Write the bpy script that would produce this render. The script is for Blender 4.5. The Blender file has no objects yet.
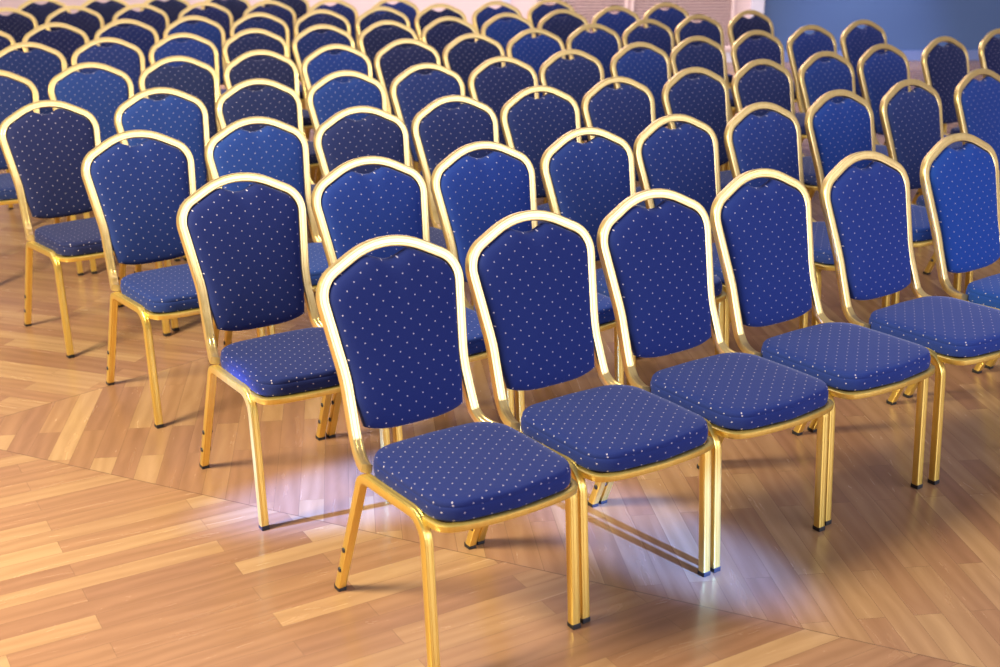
import bpy, bmesh, math
from mathutils import Vector, Matrix

C = bpy.context.scene.collection
SC = bpy.context.scene

# ------------------------------------------------------------------ data
# rows of chairs: (seat column, x, y, turn) of the top of each chair's back
ROWS = [
    ('A', [(0, 0.004, -0.015, 0.006), (1, 0.439, -0.002, 0.012), (2, 0.875, 0.007, 0.019), (3, 1.316, 0.033, 0.027), (4, 1.78, 0.037, 0.035), (5, 2.28, 0.065, 0.043), (6, 2.758, 0.09, 0.051), (7, 3.236, 0.121, 0.059)]),
    ('B', [(0, -0.025, 0.892, -0.009), (1, 0.413, 0.889, 0.002), (2, 0.847, 0.889, 0.013), (3, 1.292, 0.895, 0.024), (4, 1.726, 0.921, 0.035), (5, 2.183, 0.934, 0.046), (6, 2.667, 0.984, 0.057), (7, 3.138, 1.01, 0.068), (8, 3.657, 1.04, 0.079), (9, 4.147, 1.095, 0.09)]),
    ('C', [(0, -0.061, 1.78, 0.04), (1, 0.401, 1.79, -0.0), (2, 0.836, 1.777, 0.009), (3, 1.276, 1.793, 0.017), (4, 1.71, 1.802, 0.026), (5, 2.145, 1.817, 0.035), (6, 2.626, 1.847, 0.044), (7, 3.076, 1.871, 0.053), (8, 3.548, 1.902, 0.061), (9, 4.015, 1.942, 0.07), (10, 4.543, 1.971, 0.079), (11, 5.099, 2.032, 0.088)]),
    ('D', [(0, -0.151, 2.647, 0.09), (1, 0.346, 2.715, 0.008), (2, 0.796, 2.712, 0.012), (3, 1.237, 2.715, 0.016), (4, 1.671, 2.711, 0.019), (5, 2.106, 2.706, 0.023), (6, 2.548, 2.732, 0.027), (7, 3.028, 2.759, 0.03), (8, 3.462, 2.787, 0.034), (9, 3.932, 2.808, 0.038), (10, 4.381, 2.816, 0.041), (11, 4.852, 2.839, 0.045)]),
    ('E', [(0, -0.127, 3.739, -0.05), (1, 0.332, 3.713, -0.042), (2, 0.773, 3.692, -0.034), (3, 1.215, 3.675, -0.025), (4, 1.65, 3.663, -0.017), (5, 2.084, 3.656, -0.009), (6, 2.519, 3.654, -0.0), (7, 2.953, 3.656, 0.008), (8, 3.388, 3.662, 0.016), (9, 3.822, 3.674, 0.025), (10, 4.257, 3.69, 0.033), (11, 4.728, 3.711, 0.042)]),
    ('F', [(1, 0.29, 4.77, -0.042), (2, 0.725, 4.729, -0.039), (3, 1.159, 4.691, -0.037), (4, 1.593, 4.655, -0.035), (5, 2.028, 4.622, -0.032), (6, 2.462, 4.59, -0.03), (7, 2.897, 4.561, -0.028), (8, 3.332, 4.535, -0.026), (9, 3.766, 4.511, -0.023), (10, 4.2, 4.489, -0.021), (11, 4.635, 4.469, -0.019)]),
    ('G', [(1, 0.26, 5.797, -0.055), (2, 0.7, 5.741, -0.057), (3, 1.135, 5.683, -0.059), (4, 1.569, 5.624, -0.059), (5, 2.004, 5.563, -0.059), (6, 2.438, 5.501, -0.059), (7, 2.873, 5.437, -0.059), (8, 3.307, 5.371, -0.059), (9, 3.742, 5.304, -0.059), (10, 4.176, 5.235, -0.059)]),
    ('H', [(2, 0.695, 7.0, -0.059), (3, 1.129, 6.857, -0.059), (4, 1.564, 6.708, -0.059), (5, 1.998, 6.553, -0.059), (6, 2.433, 6.392, -0.059), (7, 2.867, 6.225, -0.059), (8, 3.302, 6.053, -0.059)]),
    ('I', [(3, 1.129, 7.717, -0.06), (4, 1.564, 7.568, -0.06), (5, 1.998, 7.413, -0.06), (6, 2.433, 7.252, -0.06), (7, 2.867, 7.085, -0.06)]),
]
WORLD_S = .34
LAMPS = [
    ('AREA', 'warm_aisle_key', (-3.6, .6, 3.4), (-.9, .9, 0), 600, (1, .88, .56), dict(shape='DISK', size=1.5)),
    ('AREA', 'cool_front_wash', (4.6, -9.0, 3.2), (1.5, 1.5, .9), 900, (.84, .86, 1), dict(shape='RECTANGLE', size=10, size_y=4.6)),
    ('SPOT', 'blue_patch_fill_left', (-5.0, 1.2, 2.4), (.17, .40, 0), 20000, (.10, .26, 1), dict(spot_size=math.radians(5.5), spot_blend=.8, shadow_soft_size=.05)),  # added light without known fixture, makes the blue floor patch at left
    ('SPOT', 'blue_patch_fill_front', (1.5, -6.0, 2.5), (.66, -.32, 0), 15000, (.12, .28, 1), dict(spot_size=math.radians(4.6), spot_blend=.8, shadow_soft_size=.05)),  # second added light, for the blue patch under the front seats
    ('AREA', 'overhead_fill', (3.0, 5.0, 6.5), (3.0, 5.0, 0), 190, (1, .84, .92), dict(shape='SQUARE', size=6)),  # unseen fill above the rear rows, brightens the seats
    ('AREA', 'back_wall_wash', (4.5, 8.0, 5.0), (6.0, 10.0, 1.0), 420, (1, .92, .98), dict(shape='SQUARE', size=3)),  # added to brighten the pink back wall
    ('SPOT', 'lavender_wall_spot', (6.5, 3.5, 4.5), (8.6, 6.2, .1), 900, (.72, .74, 1), dict(spot_size=math.radians(22), spot_blend=.9, shadow_soft_size=.1)),
]

# ------------------------------------------------------------------ helpers
def srgb(r, g, b):
    f = lambda c: c / 12.92 if c <= .04045 else ((c + .055) / 1.055) ** 2.4
    return (f(r / 255), f(g / 255), f(b / 255), 1)

def new_mat(name):
    m = bpy.data.materials.new(name)
    m.use_nodes = True
    nt = m.node_tree
    return m, nt, nt.nodes['Principled BSDF']

def nd(nt, typ, **kw):
    n = nt.nodes.new(typ)
    for k, v in kw.items():
        setattr(n, k, v)
    return n

def math_node(nt, op, a, b=None, clamp=False):
    n = nt.nodes.new('ShaderNodeMath')
    n.operation = op
    n.use_clamp = clamp
    for i, v in enumerate((a, b)):
        if v is None:
            continue
        if isinstance(v, (int, float)):
            n.inputs[i].default_value = v
        else:
            nt.links.new(v, n.inputs[i])
    return n.outputs[0]

def mix_col(nt, fac, a, b, mode='MIX'):
    n = nt.nodes.new('ShaderNodeMix')
    n.data_type = 'RGBA'
    n.blend_type = mode
    for s, v in ((n.inputs[0], fac), (n.inputs[6], a), (n.inputs[7], b)):
        if isinstance(v, (int, float)):
            s.default_value = v
        elif isinstance(v, tuple):
            s.default_value = v
        else:
            nt.links.new(v, s)
    return n.outputs[2]

def link_obj(name, me, mat, parent=None):
    o = bpy.data.objects.new(name, me)
    C.objects.link(o)
    if mat is not None and not me.materials:
        me.materials.append(mat)
    if parent is not None:
        o.parent = parent
    return o

def bm_obj(name, bm, mat, parent=None, smooth=False):
    bmesh.ops.recalc_face_normals(bm, faces=bm.faces)
    me = bpy.data.meshes.new(name)
    bm.to_mesh(me)
    bm.free()
    if smooth:
        for p in me.polygons:
            p.use_smooth = True
    return link_obj(name, me, mat, parent)

def add_box(bm, x0, x1, y0, y1, z0, z1, bev=0.0):
    r = bmesh.ops.create_cube(bm, size=1)
    vs = r['verts']
    bmesh.ops.scale(bm, vec=(x1 - x0, y1 - y0, z1 - z0), verts=vs)
    bmesh.ops.translate(bm, vec=((x0 + x1) / 2, (y0 + y1) / 2, (z0 + z1) / 2), verts=vs)
    if bev:
        es = list({e for v in vs for e in v.link_edges})
        bmesh.ops.bevel(bm, geom=es, offset=bev, segments=2, affect='EDGES', profile=.5)

def catmull(P, n=8):
    P = [Vector(p) for p in P]
    Q = [2 * P[0] - P[1]] + P + [2 * P[-1] - P[-2]]
    o = []
    for i in range(1, len(Q) - 2):
        a, b, c, e = Q[i - 1:i + 3]
        for k in range(n):
            t = k / n
            o.append(.5 * ((2 * b) + (c - a) * t + (2 * a - 5 * b + 4 * c - e) * t * t + (3 * b - a - 3 * c + e) * t ** 3))
    o.append(P[-1])
    return o

def round_poly(P, radii, n=7):
    """polyline with its inner corners rounded by circular-looking arcs"""
    P = [Vector(p) for p in P]
    out = [P[0]]
    for i in range(1, len(P) - 1):
        a, b, c = P[i - 1], P[i], P[i + 1]
        u = (a - b).normalized()
        v = (c - b).normalized()
        ang = u.angle(v)
        d = radii[i - 1] / math.tan(ang / 2)
        p0, p1 = b + u * d, b + v * d
        for k in range(n + 1):
            t = k / n
            # rational quadratic = true arc
            w = math.sin(ang / 2)
            q = (p0 * (1 - t) ** 2 + b * 2 * w * t * (1 - t) + p1 * t * t) / ((1 - t) ** 2 + 2 * w * t * (1 - t) + t * t)
            out.append(q)
    out.append(P[-1])
    return out

def tube_profile(w, d):
    """closed section (a = across, b = depth) with softened corners and two flutes front and back"""
    hw, hd, r = w / 2, d / 2, min(w, d) * .16
    g, gw, gx = .0007, .0009, hw * .42
    front = [(-hw + r, -hd), (-gx - gw, -hd), (-gx, -hd + g), (-gx + gw, -hd),
             (gx - gw, -hd), (gx, -hd + g), (gx + gw, -hd), (hw - r, -hd)]
    right = [(hw - r * .3, -hd + r * .3), (hw, -hd + r), (hw, hd - r), (hw - r * .3, hd - r * .3)]
    back = [(-a, -b) for a, b in front]
    left = [(-a, -b) for a, b in right]
    return front + right + back + left

def sweep(bm, path, across, prof, cap=True):
    """sweep prof along path; across = list of unit vectors (profile a axis); b axis = tangent x across"""
    rings = []
    n = len(path)
    for i, p in enumerate(path):
        t = (path[min(i + 1, n - 1)] - path[max(i - 1, 0)]).normalized()
        a = across[i]
        a = (a - t * a.dot(t)).normalized()
        b = t.cross(a)
        rings.append([bm.verts.new(p + a * q[0] + b * q[1]) for q in prof])
    m = len(prof)
    for r0, r1 in zip(rings, rings[1:]):
        for k in range(m):
            bm.faces.new((r0[k], r0[(k + 1) % m], r1[(k + 1) % m], r1[k]))
    if cap:
        bm.faces.new(rings[0][::-1])
        bm.faces.new(rings[-1])

def smooth_by_angle(o, deg=35):
    me = o.data
    bm = bmesh.new()
    bm.from_mesh(me)
    for f in bm.faces:
        f.smooth = True
    for e in bm.edges:
        if len(e.link_faces) == 2 and e.calc_face_angle(0) > math.radians(deg):
            e.smooth = False
    bm.to_mesh(me)
    bm.free()

# ------------------------------------------------------------------ materials
def gold_mat(name, lo, hi):
    m, nt, b = new_mat(name)
    tc = nd(nt, 'ShaderNodeTexCoord')
    mp = nd(nt, 'ShaderNodeMapping')
    mp.inputs['Scale'].default_value = (160, 160, 6)
    nt.links.new(tc.outputs['Object'], mp.inputs[0])
    no = nd(nt, 'ShaderNodeTexNoise')
    no.inputs['Scale'].default_value = 1.0
    no.inputs['Detail'].default_value = 2
    nt.links.new(mp.outputs[0], no.inputs[0])
    col = mix_col(nt, no.outputs[0], lo, hi)
    nt.links.new(col, b.inputs['Base Color'])
    b.inputs['Metallic'].default_value = .82
    b.inputs['Roughness'].default_value = .34
    r = math_node(nt, 'MULTIPLY_ADD', no.outputs[0], .14)
    nt.nodes[-1].inputs[2].default_value = .26
    nt.links.new(r, b.inputs['Roughness'])
    b.inputs['Coat Weight'].default_value = .25
    b.inputs['Coat Roughness'].default_value = .18
    return m

def fabric_mat():
    """navy upholstery woven with a quincunx of tiny pale dots"""
    m, nt, b = new_mat('navy_dotted_fabric')
    uv = nd(nt, 'ShaderNodeUVMap')
    uv.uv_map = 'UVMap'
    sep = nd(nt, 'ShaderNodeSeparateXYZ')
    nt.links.new(uv.outputs[0], sep.inputs[0])
    PX, PY, RAD = .0450, .0366, .0019
    def lattice(ox, oy):
        d = []
        for out, per, off in ((sep.outputs[0], PX, ox), (sep.outputs[1], PY, oy)):
            t = math_node(nt, 'ADD', math_node(nt, 'DIVIDE', out, per), off + 100.0)
            f = math_node(nt, 'SUBTRACT', math_node(nt, 'FRACT', t), .5)
            d.append(math_node(nt, 'MULTIPLY', f, per))
        q = math_node(nt, 'ADD', math_node(nt, 'MULTIPLY', d[0], d[0]), math_node(nt, 'MULTIPLY', d[1], d[1]))
        return math_node(nt, 'SQRT', q)
    dist = math_node(nt, 'MINIMUM', lattice(0, 0), lattice(.5, .5))
    dot = math_node(nt, 'LESS_THAN', dist, RAD)
    oi = nd(nt, 'ShaderNodeObjectInfo')
    weave = nd(nt, 'ShaderNodeTexNoise')
    weave.inputs['Scale'].default_value = 420
    nt.links.new(uv.outputs[0], weave.inputs[0])
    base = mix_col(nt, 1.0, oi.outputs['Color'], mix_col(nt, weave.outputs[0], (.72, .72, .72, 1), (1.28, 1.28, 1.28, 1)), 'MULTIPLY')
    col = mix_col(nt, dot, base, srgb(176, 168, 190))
    nt.links.new(col, b.inputs['Base Color'])
    b.inputs['Roughness'].default_value = .85
    b.inputs['Specular IOR Level'].default_value = .2
    b.inputs['Sheen Weight'].default_value = .24
    b.inputs['Sheen Roughness'].default_value = .35
    b.inputs['Sheen Tint'].default_value = (.55, .6, 1, 1)
    bp = nd(nt, 'ShaderNodeBump')
    bp.inputs['Strength'].default_value = .12
    bp.inputs['Distance'].default_value = .002
    nt.links.new(weave.outputs[0], bp.inputs['Height'])
    nt.links.new(bp.outputs[0], b.inputs['Normal'])
    return m

def plain_mat(name, col, rough=.5, metal=0.0, noise=0.0, scale=6.0):
    m, nt, b = new_mat(name)
    b.inputs['Roughness'].default_value = rough
    b.inputs['Metallic'].default_value = metal
    tc = nd(nt, 'ShaderNodeTexCoord')
    no = nd(nt, 'ShaderNodeTexNoise')
    no.inputs['Scale'].default_value = scale
    no.inputs['Detail'].default_value = 4
    nt.links.new(tc.outputs['Object'], no.inputs[0])
    dk = tuple(c * (1 - noise) for c in col[:3]) + (1,)
    nt.links.new(mix_col(nt, no.outputs[0], dk, col), b.inputs['Base Color'])
    return m

def floor_mat():
    """laminate staves laid in three directions that meet along straight mitred lines"""
    m, nt, b = new_mat('wood_stave_floor')
    geo = nd(nt, 'ShaderNodeNewGeometry')
    sep = nd(nt, 'ShaderNodeSeparateXYZ')
    nt.links.new(geo.outputs['Position'], sep.inputs[0])
    X, Y = sep.outputs[0], sep.outputs[1]
    def side(px, py, ang):      # 1 on the left of the line through p with direction ang
        c, s = math.cos(math.radians(ang)), math.sin(math.radians(ang))
        v = math_node(nt, 'SUBTRACT', math_node(nt, 'MULTIPLY', math_node(nt, 'SUBTRACT', Y, py), c),
                      math_node(nt, 'MULTIPLY', math_node(nt, 'SUBTRACT', X, px), s))
        return v
    v1 = side(.367, -.393, -57.5)
    v2 = side(-.309, 1.695, 12)
    m1 = math_node(nt, 'GREATER_THAN', v1, 0.0)
    m2 = math_node(nt, 'GREATER_THAN', v2, 0.0)
    def rotated(ang, off):
        c, s = math.cos(math.radians(ang)), math.sin(math.radians(ang))
        u = math_node(nt, 'ADD', math_node(nt, 'MULTIPLY', X, c), math_node(nt, 'MULTIPLY', Y, s))
        v = math_node(nt, 'SUBTRACT', math_node(nt, 'MULTIPLY', Y, c), math_node(nt, 'MULTIPLY', X, s))
        cb = nd(nt, 'ShaderNodeCombineXYZ')
        nt.links.new(math_node(nt, 'ADD', u, off), cb.inputs[0])
        nt.links.new(math_node(nt, 'ADD', v, off * .37 + .03), cb.inputs[1])
        return cb.outputs[0]
    def vmix(f, a, bb):
        n = nd(nt, 'ShaderNodeMix', data_type='VECTOR')
        nt.links.new(f, n.inputs[0])
        nt.links.new(a, n.inputs[4])
        nt.links.new(bb, n.inputs[5])
        return n.outputs[1]
    vec = vmix(m2, vmix(m1, rotated(-3, 20), rotated(64, 30)), rotated(-52, 40))
    br = nd(nt, 'ShaderNodeTexBrick')
    br.offset = .37
    br.offset_frequency = 2
    br.squash = 1.0
    nt.links.new(vec, br.inputs['Vector'])
    br.inputs['Color1'].default_value = (0, 0, 0, 1)
    br.inputs['Color2'].default_value = (1, 1, 1, 1)
    br.inputs['Mortar'].default_value = (.5, .5, .5, 1)
    br.inputs['Scale'].default_value = 1
    br.inputs['Mortar Size'].default_value = .0006
    br.inputs['Mortar Smooth'].default_value = .2
    br.inputs['Bias'].default_value = 0
    br.inputs['Brick Width'].default_value = .62
    br.inputs['Row Height'].default_value = .074
    # grain
    off = nd(nt, 'ShaderNodeVectorMath', operation='MULTIPLY_ADD')
    nt.links.new(br.outputs['Color'], off.inputs[0])
    off.inputs[1].default_value = (7, 3, 5)
    nt.links.new(vec, off.inputs[2])
    mp = nd(nt, 'ShaderNodeMapping')
    mp.inputs['Scale'].default_value = (2.2, 17, 2.2)
    nt.links.new(off.outputs[0], mp.inputs[0])
    gr = nd(nt, 'ShaderNodeTexNoise')
    gr.inputs['Scale'].default_value = 1.5
    gr.inputs['Detail'].default_value = 7
    gr.inputs['Roughness'].default_value = .62
    gr.inputs['Distortion'].default_value = 1.1
    nt.links.new(mp.outputs[0], gr.inputs[0])
    wv = nd(nt, 'ShaderNodeTexWave', bands_direction='Y')
    mp2 = nd(nt, 'ShaderNodeMapping')
    mp2.inputs['Scale'].default_value = (1.3, 5.5, 1)
    nt.links.new(off.outputs[0], mp2.inputs[0])
    nt.links.new(mp2.outputs[0], wv.inputs[0])
    wv.inputs['Scale'].default_value = 1.2
    wv.inputs['Distortion'].default_value = 9
    wv.inputs['Detail'].default_value = 3
    wv.inputs['Detail Scale'].default_value = .8
    ramp = nd(nt, 'ShaderNodeValToRGB')
    nt.links.new(br.outputs['Color'], ramp.inputs[0])
    e = ramp.color_ramp.elements
    e[0].position, e[0].color = 0, FLOOR_DARK
    e[1].position, e[1].color = 1, FLOOR_LIGHT
    n1 = ramp.color_ramp.elements.new(.45)
    n1.color = FLOOR_MID
    gcol = mix_col(nt, math_node(nt, 'MULTIPLY', gr.outputs[0], 1.0), (.74, .69, .65, 1), (1.2, 1.2, 1.2, 1))
    c1 = mix_col(nt, .8, ramp.outputs[0], gcol, 'MULTIPLY')
    wcol = mix_col(nt, wv.outputs[0], (.90, .87, .84, 1), (1.05, 1.05, 1.05, 1))
    c2 = mix_col(nt, .8, c1, wcol, 'MULTIPLY')
    c3 = mix_col(nt, math_node(nt, 'MULTIPLY', br.outputs['Fac'], .55), c2, srgb(70, 45, 38))
    # mitre seams
    seam = None
    for v, only in ((v1, None), (v2, m1)):
        s_ = math_node(nt, 'LESS_THAN', math_node(nt, 'ABSOLUTE', v), .0016)
        if only is not None:
            s_ = math_node(nt, 'MULTIPLY', s_, only)
        seam = s_ if seam is None else math_node(nt, 'MAXIMUM', seam, s_)
    c4 = mix_col(nt, math_node(nt, 'MULTIPLY', seam, .6), c3, srgb(60, 38, 34))
    nt.links.new(c4, b.inputs['Base Color'])
    r = math_node(nt, 'MULTIPLY_ADD', gr.outputs[0], .16)
    nt.nodes[-1].inputs[2].default_value = .17
    nt.links.new(r, b.inputs['Roughness'])
    b.inputs['Specular IOR Level'].default_value = .5
    bp = nd(nt, 'ShaderNodeBump')
    bp.inputs['Strength'].default_value = .08
    bp.inputs['Distance'].default_value = .002
    nt.links.new(gr.outputs[0], bp.inputs['Height'])
    nt.links.new(bp.outputs[0], b.inputs['Normal'])
    return m

FLOOR_DARK = srgb(146, 107, 82)
FLOOR_MID = srgb(156, 117, 87)
FLOOR_LIGHT = srgb(174, 139, 102)
GOLD = gold_mat('gold_tube', srgb(236, 200, 96), srgb(246, 218, 124))
PALE_GOLD = gold_mat('pale_gold_tube', srgb(234, 200, 126), srgb(244, 216, 150))
FABRIC = fabric_mat()
BLACK = plain_mat('black_plastic', srgb(30, 30, 36), .5)
BOARD = plain_mat('dark_underseat_board', srgb(46, 38, 36), .8)
STEEL = plain_mat('dark_bolt_metal', srgb(66, 66, 76), .35, .7)

# ------------------------------------------------------------------ chair
H_TOP, YB = .9153, -.1336            # top of the back; the back leans from YB (z .45) to 0 (top)
TUBE_W, TUBE_D = .028, .022
def back_y(z):
    return YB * (1 - (z - .45) / (H_TOP - .45))
BACK_N = Vector((0, -(H_TOP - .45), -YB)).normalized()      # faces the front of the chair

def outline(inset):
    """outline of the back hoop in (x, z), moved inwards by inset"""
    half = [(.1875, .40, 0), (.1813, .585, 0), (.2142, .8330, 0)]
    full = [(-x, z, 0) for x, z, _ in half] + [(0, .9416, 0)] + half[::-1]
    c = round_poly(full, [.45, .088, .24, .088, .45], 9)
    o = []
    for i, p in enumerate(c):
        t = (c[min(i + 1, len(c) - 1)] - c[max(i - 1, 0)]).normalized()
        n = Vector((t.y, -t.x, 0))
        o.append(p + n * inset)
    return o

def make_back_frame():
    bm = bmesh.new()
    mid = [p for p in outline(TUBE_W / 2) if p.y > .478]
    pts, across = [], []
    def on_back(x, z):
        return Vector((x, back_y(z) + .011, z))
    foot = [(.1718, -.1285, .4620), (.1735, -.1410, .4410), (.1785, -.1610, .4250), (.1860, -.1880, .4180), (.1940, -.2160, .4165), (.1985, -.2400, .4180)]
    left = [Vector((-.1690, back_y(.462) + .011, .462))]
    loop = [on_back(p.x, p.y) for p in mid]
    low = [Vector((-a, b + .003, c)) for a, b, c in foot][::-1]
    lowr = [Vector((a, b + .003, c)) for a, b, c in foot]
    ctrlL = low + [on_back(-.1690, .49)]
    L = catmull(low + [loop[0]], 5)[:-1]
    Rr = catmull([loop[-1]] + lowr, 5)[1:]
    path = L + loop + Rr
    n = len(path)
    tan = [(path[min(i + 1, n - 1)] - path[max(i - 1, 0)]).normalized() for i in range(n)]
    nrm = [None] * n
    i0 = len(L)
    i1 = len(L) + len(loop) - 1
    for i in range(i0, i1 + 1):
        nrm[i] = BACK_N.copy()
    for i in list(range(i0 - 1, -1, -1)) + list(range(i1 + 1, n)):
        q = nrm[i + 1] if i < i0 else nrm[i - 1]
        q = q - tan[i] * q.dot(tan[i])
        nrm[i] = q.normalized()
    across = [tan[i].cross(nrm[i]).normalized() for i in range(n)]
    sweep(bm, path, across, tube_profile(TUBE_W, TUBE_D))
    return bm

def pad_mesh(name, rings, uvmode, mat):
    """rings: list of closed loops of Vectors from the back centre to the front centre; ends are points"""
    bm = bmesh.new()
    uvl = bm.loops.layers.uv.new('UVMap')
    R = [[bm.verts.new(p) for p in r] for r in rings]
    for a, b_ in zip(R, R[1:]):
        if len(a) == 1 or len(b_) == 1:
            c, q = (a[0], b_) if len(a) == 1 else (b_[0], a)
            for k in range(len(q)):
                bm.faces.new((c, q[k], q[(k + 1) % len(q)]))
        else:
            m_ = len(a)
            for k in range(m_):
                bm.faces.new((a[k], a[(k + 1) % m_], b_[(k + 1) % m_], b_[k]))
    bmesh.ops.recalc_face_normals(bm, faces=bm.faces)
    bm.normal_update()
    for f in bm.faces:
        f.smooth = True
        n = f.normal
        for lp in f.loops:
            p = lp.vert.co
            if uvmode == 'seat':
                if abs(n.z) > .55:
                    uv = (p.x, p.y)
                elif abs(n.x) > abs(n.y):
                    uv = (p.y + .014, p.z + .009)
                else:
                    uv = (p.x, p.z + .009)
            else:
                uv = (p.x, p.z)
            lp[uvl].uv = uv
    me = bpy.data.meshes.new(name)
    bm.to_mesh(me)
    bm.free()
    me.materials.append(mat)
    return me

def backrest_mesh():
    inner = [p for p in outline(TUBE_W + .0006) if p.y > .478]
    pts = [(p.x, p.y) for p in inner]
    # hand hole: the pad dips below the hoop at the top
    top = []
    for x, z in pts:
        if abs(x) < .062:
            z = z - .027 * (math.cos(x / .062 * math.pi / 2) ** 1.4)
        top.append((x, z))
    res = []
    for (x0, z0), (x1, z1) in zip(top, top[1:]):
        L = math.hypot(x1 - x0, z1 - z0)
        k = max(1, int(L / .009))
        for j in range(k):
            res.append((x0 + (x1 - x0) * j / k, z0 + (z1 - z0) * j / k))
    res.append(top[-1])
    xb = res[-1][0]
    # rounded bottom corners and a gently bowed lower edge
    bottom = []
    for k in range(1, 24):
        t = 1 - 2 * k / 24
        bottom.append((xb * (abs(t) ** .93) * (1 if t > 0 else -1), .4535 + .0245 * abs(t) ** 3.2))
    poly = res + bottom
    cx, cz = 0, .665
    def ring(s, off):
        return [Vector((cx + (x - cx) * s, back_y(cz + (z - cz) * s) + off, cz + (z - cz) * s)) for x, z in poly]
    rings = [[Vector((0, back_y(cz) + .031, cz))]]
    for s, off in ((.5, .0305), (.8, .028), (.92, .0245), (.975, .020), (1.0, .0145), (1.0, .005), (.992, -.001),
                   (.975, -.0062), (.945, -.0105), (.9, -.0140), (.8, -.0175), (.5, -.0215)):
        rings.append(ring(s, off))
    rings.append([Vector((0, back_y(cz) - .023, cz))])
    return pad_mesh('backrest', rings, 'back', FABRIC)

def seat_outline():
    """rounded seat: bowed front edge, strongly rounded rear corners"""
    c = round_poly([(0, -.588, 0), (.187, -.573, 0), (.193, -.40, 0), (.190, -.198, 0), (0, -.190, 0)],
                   [.066, .9, .086], 8)
    front = [(x, y - .010 * (1 - (x / .21) ** 2) * (1 if y < -.5 else 0) + .006 * (x / .21) ** 2 * 0) for x, y, z in c]
    right = []
    for (x0, y0), (x1, y1) in zip(front, front[1:]):
        L = math.hypot(x1 - x0, y1 - y0)
        k = max(1, int(L / .012))
        for j in range(k):
            right.append((x0 + (x1 - x0) * j / k, y0 + (y1 - y0) * j / k))
    right.append(front[-1])
    left = [(-x, y) for x, y in right[::-1]][1:-1]
    return right + left

def tilt(y, z):
    return z - .0085 + (-y - .22) * .022

def seat_mesh():
    poly = seat_outline()
    cx, cy = 0, -.397
    def ring(s, z):
        return [Vector((cx + (x - cx) * s, cy + (y - cy) * s, z)) for x, y in poly]
    rings = [[Vector((cx, cy, .4095))]]
    for sc, z in ((.6, .4095), (.97, .4095), (.992, .4104), (1.0, .4140), (1.005, .4215), (1.006, .4320), (1.004, .4400),
                  (.997, .4430), (.993, .4440), (.995, .4452), (.994, .4500), (.988, .4540), (.978, .4570), (.960, .4590),
                  (.86, .4608), (.76, .4618), (.6, .4628), (.35, .4636)):
        rings.append(ring(sc, z))
    rings.append([Vector((cx, cy, .464))])
    rings = [[Vector((p.x, p.y, tilt(p.y, p.z))) for p in r] for r in rings]
    return pad_mesh('seat', rings, 'seat', FABRIC)

X_SIDE = .2010
SIDE = [(-.0580, .012), (-.2200, .3925), (-.5220, .4070), (-.5430, .012)]       # (y, z): rear foot, bends, front foot

def side_path():
    P = [Vector((0, y, z)) for y, z in SIDE]
    return round_poly(P, [.040, .062], 8)

def make_side(sgn):
    path = side_path()
    # split at the bends: rear leg | side rail | front leg
    i0, i1 = 6, len(path) - 7
    res = []
    for a, b_ in ((0, i0), (i0, i1), (i1, len(path) - 1)):
        bm = bmesh.new()
        seg = [p + Vector((sgn * X_SIDE, 0, 0)) for p in path[a:b_ + 1]]
        # keep tangents continuous at the cuts
        rings = []
        prof = tube_profile(.024, .024)
        for k in range(a, b_ + 1):
            t = (path[min(k + 1, len(path) - 1)] - path[max(k - 1, 0)]).normalized()
            if k == 0:
                t = Vector((0, -.12, 1)).normalized()
            if k == len(path) - 1:
                t = Vector((0, 0, -1))
            ax = Vector((1, 0, 0))
            bx = t.cross(ax)
            p = path[k] + Vector((sgn * X_SIDE, 0, 0))
            rings.append([bm.verts.new(p + ax * q[0] + bx * q[1]) for q in prof])
        m_ = len(prof)
        for r0, r1 in zip(rings, rings[1:]):
            for k in range(m_):
                bm.faces.new((r0[k], r0[(k + 1) % m_], r1[(k + 1) % m_], r1[k]))
        bm.faces.new(rings[0][::-1])
        bm.faces.new(rings[-1])
        res.append(bm)
    return res          # rear leg, rail, front leg

def make_seat_frame():
    bm = bmesh.new()
    half = [(-.1895, -.485), (-.1890, -.530), (-.180, -.563), (-.151, -.5800), (-.09, -.5905), (0, -.5950)]
    pts = [Vector((x, y, .4005)) for x, y in half] + [Vector((-x, y, .4005)) for x, y in half[::-1][1:]]
    path = [Vector((p.x, p.y, tilt(p.y, p.z) - .001)) for p in catmull(pts, 6)]
    prof = [(-.0085, -.0085), (-.006, -.0095), (.006, -.0095), (.0085, -.006), (.0085, .006), (.006, .0095), (-.006, .0095), (-.0085, .0085)]
    sweep(bm, path, [Vector((0, 0, 1))] * len(path), prof)
    return bm

def make_cross_bar():
    bm = bmesh.new()
    add_box(bm, -.192, .192, -.262, -.240, .384, .3975, .002)
    return bm

def make_board():
    bm = bmesh.new()
    poly = [(x * .93, -.397 + (y + .397) * .93) for x, y in seat_outline()]
    lo = [bm.verts.new((x, y, tilt(y, .398))) for x, y in poly]
    hi = [bm.verts.new((x, y, tilt(y, .4093))) for x, y in poly]
    n = len(poly)
    for k in range(n):
        bm.faces.new((lo[k], lo[(k + 1) % n], hi[(k + 1) % n], hi[k]))
    bm.faces.new(lo[::-1])
    bm.faces.new(hi)
    return bm

def make_cap(x, y):
    bm = bmesh.new()
    add_box(bm, x - .0119, x + .0119, y - .0135, y + .0135, 0, .0135, .0015)
    return bm

def make_bolt(x, y, z, sgn):
    bm = bmesh.new()
    bmesh.ops.create_cone(bm, cap_ends=True, segments=14, radius1=.0080, radius2=.0064, depth=.004)
    bmesh.ops.rotate(bm, verts=bm.verts, matrix=Matrix.Rotation(sgn * math.pi / 2, 3, 'Y'))
    bmesh.ops.translate(bm, verts=bm.verts, vec=(x + sgn * .0130, y, z))
    return bm

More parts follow.
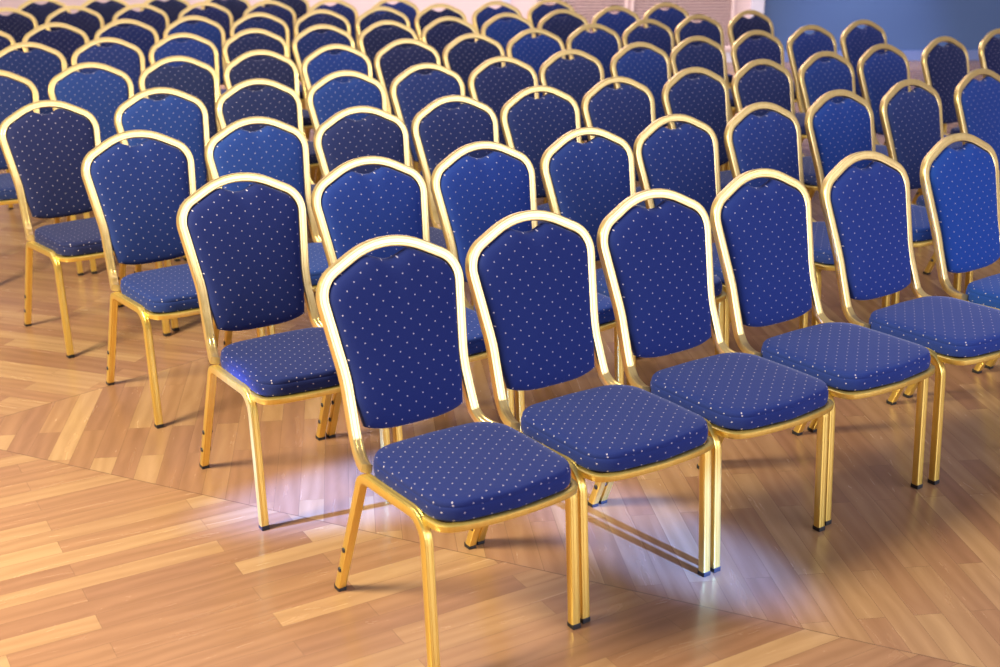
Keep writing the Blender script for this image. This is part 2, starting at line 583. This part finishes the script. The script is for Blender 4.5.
def empty(name, label, cat, loc=(0, 0, 0), rz=0, group=None):
    o = bpy.data.objects.new(name, None)
    o.empty_display_size = .1
    C.objects.link(o)
    o.location = loc
    o.rotation_euler = (0, 0, rz)
    o['label'] = label
    o['category'] = cat
    if group:
        o['group'] = group
    return o

def make_chair():
    root = empty('banquet_chair', '', 'chair')
    o = link_obj('seat', seat_mesh(), None, root)
    o = link_obj('backrest', backrest_mesh(), None, root)
    f = bm_obj('back_frame', make_back_frame(), PALE_GOLD, root)
    smooth_by_angle(f, 32)
    f = bm_obj('seat_frame', make_seat_frame(), GOLD, root)
    smooth_by_angle(f, 40)
    bm_obj('cross_bar', make_cross_bar(), GOLD, root)
    bm_obj('seat_board', make_board(), BOARD, root)
    rear0, front0 = SIDE[0], SIDE[3]
    for s in (-1, 1):
        rl, rail, fl = make_side(s)
        r = bm_obj('leg', rl, GOLD, root); smooth_by_angle(r, 32)
        bm_obj('foot_cap', make_cap(s * X_SIDE, rear0[0] + .0025), BLACK, r)
        for z in (.075, .145):
            yy = rear0[0] - (z - .012) / .382 * .162
            for q in (-1, 1):
                bm_obj('bolt', make_bolt(s * X_SIDE, yy, z, q), STEEL, r, True)
        f = bm_obj('side_rail', rail, GOLD, root); smooth_by_angle(f, 32)
        f = bm_obj('leg', fl, GOLD, root); smooth_by_angle(f, 32)
        bm_obj('foot_cap', make_cap(s * X_SIDE, front0[0]), BLACK, f)
    return root

def children(o):
    return [c for c in ALL if c.parent == o]

proto = make_chair()
ALL = list(bpy.data.objects)
TREE = [(c, children(c)) for c in children(proto)]

ORD = ['first', 'second', 'third', 'fourth', 'fifth', 'sixth', 'seventh', 'eighth', 'ninth', 'tenth', 'eleventh', 'twelfth']
ROWNAME = {'A': 'front row', 'B': 'second row', 'C': 'third row', 'D': 'fourth row', 'E': 'fifth row', 'F': 'sixth row',
           'G': 'seventh row', 'H': 'eighth row', 'I': 'rearmost row'}
# navy cloth colour chair by chair, with how brightly each is lit painted in
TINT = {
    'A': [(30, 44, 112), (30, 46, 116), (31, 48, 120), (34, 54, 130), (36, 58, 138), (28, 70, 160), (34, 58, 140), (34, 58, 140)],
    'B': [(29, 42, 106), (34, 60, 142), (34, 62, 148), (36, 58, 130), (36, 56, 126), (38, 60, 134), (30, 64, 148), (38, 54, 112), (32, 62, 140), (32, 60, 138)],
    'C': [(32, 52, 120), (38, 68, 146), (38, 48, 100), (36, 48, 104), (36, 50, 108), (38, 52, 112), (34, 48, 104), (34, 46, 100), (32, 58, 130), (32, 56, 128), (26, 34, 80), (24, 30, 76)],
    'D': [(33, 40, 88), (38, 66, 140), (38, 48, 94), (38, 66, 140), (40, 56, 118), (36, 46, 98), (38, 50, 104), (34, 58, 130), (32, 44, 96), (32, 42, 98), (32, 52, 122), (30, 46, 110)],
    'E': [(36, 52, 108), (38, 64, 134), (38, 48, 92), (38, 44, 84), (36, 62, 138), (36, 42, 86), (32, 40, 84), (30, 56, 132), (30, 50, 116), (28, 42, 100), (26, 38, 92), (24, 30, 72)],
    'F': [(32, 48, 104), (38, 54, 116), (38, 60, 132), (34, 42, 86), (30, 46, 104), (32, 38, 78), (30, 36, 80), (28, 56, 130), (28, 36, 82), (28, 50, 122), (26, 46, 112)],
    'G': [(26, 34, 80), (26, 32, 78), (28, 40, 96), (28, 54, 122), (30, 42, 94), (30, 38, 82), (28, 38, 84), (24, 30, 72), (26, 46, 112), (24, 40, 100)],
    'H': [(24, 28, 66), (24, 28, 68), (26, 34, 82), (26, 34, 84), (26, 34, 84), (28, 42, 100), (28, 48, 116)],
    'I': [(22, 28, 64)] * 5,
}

def place(o, x, y, rz, label, tint, far):
    o.location = (x, y, 0)
    o.rotation_euler = (0, 0, rz)
    o['label'] = label
    o['category'] = 'chair'
    o['group'] = 'gold framed banquet chairs set out in rows'

# how many chairs of each row stand (partly) inside the photograph, counted from its left
used = False
for rn, cols in ROWS:
    n = len(cols)
    for k, (c, x, y, slope) in enumerate(cols):
        if k == n - 1 and rn in 'ABCDEFG':
            where = 'last on the right in the %s' % ROWNAME[rn]
        elif k == 0:
            where = 'leftmost in view in the %s' % ROWNAME[rn]
        else:
            where = '%s from the left in the %s' % (ORD[k], ROWNAME[rn])
        label = 'gold framed navy dotted banquet chair, ' + where
        t = TINT[rn][min(k, len(TINT[rn]) - 1)]
        far = rn in 'FGHI'
        rz = math.atan(slope)
        if not used:
            root, used = proto, True
            parts = [p for p, _ in TREE]
        else:
            root = proto.copy()
            C.objects.link(root)
            parts = []
            for p, subs in TREE:
                q = p.copy()
                C.objects.link(q)
                q.parent = root
                parts.append(q)
                for s in subs:
                    if far and s.name.startswith('bolt'):
                        continue
                    w = s.copy()
                    C.objects.link(w)
                    w.parent = q
        place(root, x, y, rz, label, t, far)
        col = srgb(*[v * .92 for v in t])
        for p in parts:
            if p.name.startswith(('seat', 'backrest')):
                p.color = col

# ------------------------------------------------------------------ setting
def struct(o):
    o['kind'] = 'structure'
    return o

bm = bmesh.new()
add_box(bm, -14, 26, -12, 22, -.12, 0)
struct(bm_obj('floor', bm, floor_mat()))

# back wall stands square to the camera's heading
AZ = .5708
CAM = Vector((-1.445162, -2.801165, 1.759050))
WD = 13.05
wall_root = Matrix.Translation((CAM.x + math.sin(AZ) * WD, CAM.y + math.cos(AZ) * WD, 0)) @ Matrix.Rotation(-AZ, 4, 'Z')
FPX = 1287.5
def wx(px):                       # wall coordinate of a picture column near the top edge
    return (px - 500) / FPX * (WD * math.cos(.341) + .45)

PINK = plain_mat('pale_pink_plaster', srgb(238, 214, 218), .8, 0, .06, 3)
BLUEW = None

def wall_box(name, x0, x1, z0, z1, mat, y0=0.0, y1=.16, kind=True, bev=0):
    bm = bmesh.new()
    add_box(bm, x0, x1, y0, y1, z0, z1, bev)
    o = bm_obj(name, bm, mat)
    o.matrix_world = wall_root
    if kind:
        struct(o)
    return o

m, nt, b = new_mat('blue_wall')  # blue mottled at random between two tones
tc = nd(nt, 'ShaderNodeTexCoord')
no = nd(nt, 'ShaderNodeTexNoise')
no.inputs['Scale'].default_value = .9
no.inputs['Detail'].default_value = 3
nt.links.new(tc.outputs['Object'], no.inputs[0])
nt.links.new(mix_col(nt, no.outputs[0], srgb(54, 80, 132), srgb(76, 104, 152)), b.inputs['Base Color'])
b.inputs['Roughness'].default_value = .6
BLUEW = m
WHITE = plain_mat('white_gloss_trim', srgb(226, 224, 244), .4, 0, .04)
LOUV = plain_mat('pink_beige_louvre', srgb(240, 216, 216), .55, 0, .05)

wall_box('wall_back', -9.5, wx(752), 0, 4.2, PINK)
wall_box('wall_right', wx(765), 10.5, 0, 4.2, BLUEW)
wall_box('trim_1', wx(752), wx(765), 0, 4.2, WHITE, -.03, .16, bev=.004)
wall_box('trim_2', wx(504), wx(513), 0, 4.2, WHITE, -.03, 0, bev=.004)
wall_box('baseboard_back', wx(513) + .003, wx(752) - .003, 0, .10, WHITE, -.018, 0, bev=.003)
wall_box('baseboard_right', wx(765) + .003, 10.5, 0, .10, plain_mat('grey_blue_skirting', srgb(104, 122, 176), .5), -.018, 0, bev=.003)

def louvre(x0, x1, label):
    t = empty('louvred_panel', label, 'panel')
    t.matrix_world = wall_root @ Matrix.Translation(((x0 + x1) / 2, -.002, 0))
    w = (x1 - x0) / 2
    bm = bmesh.new()
    fw, z0, z1 = .035, .12, 2.6
    add_box(bm, -w, -w + fw, -.035, 0, z0, z1, .003)
    add_box(bm, w - fw, w, -.035, 0, z0, z1, .003)
    add_box(bm, -w + fw, w - fw, -.035, 0, z0, z0 + fw, .003)
    add_box(bm, -w + fw, w - fw, -.035, 0, z1 - fw, z1, .003)
    f = bm_obj('frame', bm, LOUV, t)
    bm = bmesh.new()
    z = z0 + fw + .006
    while z < z1 - fw - .02:
        r = bmesh.ops.create_cube(bm, size=1)
        vs = r['verts']
        bmesh.ops.scale(bm, vec=(2 * w - 2 * fw, .018, .0055), verts=vs)
        bmesh.ops.rotate(bm, verts=vs, matrix=Matrix.Rotation(math.radians(-50), 3, 'X'))
        bmesh.ops.translate(bm, verts=vs, vec=(0, -.016, z))
        z += .030
    bm_obj('slats', bm, LOUV, t)
    bm = bmesh.new()
    add_box(bm, -w + fw, w - fw, -.004, -.001, z0 + fw, z1 - fw)
    bm_obj('backing', bm, plain_mat('louvre_shadow_board', srgb(92, 56, 74), .8), t)  # dark board colour stands in for the shade between slats
    return t

louvre(wx(536), wx(630), 'left pink louvred wall panel behind the rear chairs')
louvre(wx(632), wx(736), 'right pink louvred wall panel beside the white trim')

# ------------------------------------------------------------------ light
w = bpy.data.worlds.new('hall_light')
SC.world = w
w.use_nodes = True
bg = w.node_tree.nodes['Background']
nt = w.node_tree
tc = nd(nt, 'ShaderNodeTexCoord')
sp = nd(nt, 'ShaderNodeSeparateXYZ')
nt.links.new(tc.outputs['Generated'], sp.inputs[0])
rp = nd(nt, 'ShaderNodeValToRGB')
nt.links.new(math_node(nt, 'MULTIPLY_ADD', sp.outputs[2], .5), rp.inputs[0])
nt.nodes[-1]
for n in nt.nodes:
    if n.type == 'MATH':
        n.inputs[2].default_value = .5
e = rp.color_ramp.elements
e[0].position, e[0].color = .45, (.42, .27, .20, 1)
e[1].position, e[1].color = .85, (.95, .93, 1.12, 1)
k = e.new(.56)
k.color = (.70, .55, .50, 1)
nt.links.new(rp.outputs[0], bg.inputs[0])
bg.inputs[1].default_value = WORLD_S

def lamp(kind, name, loc, target, power, color, **kw):
    l = bpy.data.lights.new(name, kind)
    l.energy = power
    l.color = color
    for k_, v in kw.items():
        setattr(l, k_, v)
    o = bpy.data.objects.new(name, l)
    C.objects.link(o)
    o.location = loc
    o.rotation_euler = (Vector(target) - Vector(loc)).to_track_quat('-Z', 'Y').to_euler()
    return o

for a in LAMPS:
    lamp(*a[:6], **a[6])

# ------------------------------------------------------------------ camera
cd = bpy.data.cameras.new('camera')
cam = bpy.data.objects.new('camera', cd)
C.objects.link(cam)
r = Vector((0.840065009486117, -0.5424389665388833, -0.00712372215337613))
u = Vector((0.186572891048073, 0.2765615203814623, 0.9427111337892738))
f = Vector((0.5093931057278399, 0.7932677309865328, -0.33353406244703643))
M = Matrix(((r.x, u.x, -f.x, CAM.x), (r.y, u.y, -f.y, CAM.y), (r.z, u.z, -f.z, CAM.z), (0, 0, 0, 1)))
cam.matrix_world = M
cd.sensor_width = 36
cd.lens = 1289.867 * 36 / 1000
cd.clip_start = .05
cd.dof.use_dof = True
cd.dof.focus_distance = 3.75
cd.dof.aperture_fstop = 3.4
SC.camera = cam

SC.view_settings.view_transform = 'Standard'
SC.view_settings.look = 'None'
SC.view_settings.exposure = 0
SC.view_settings.gamma = 1
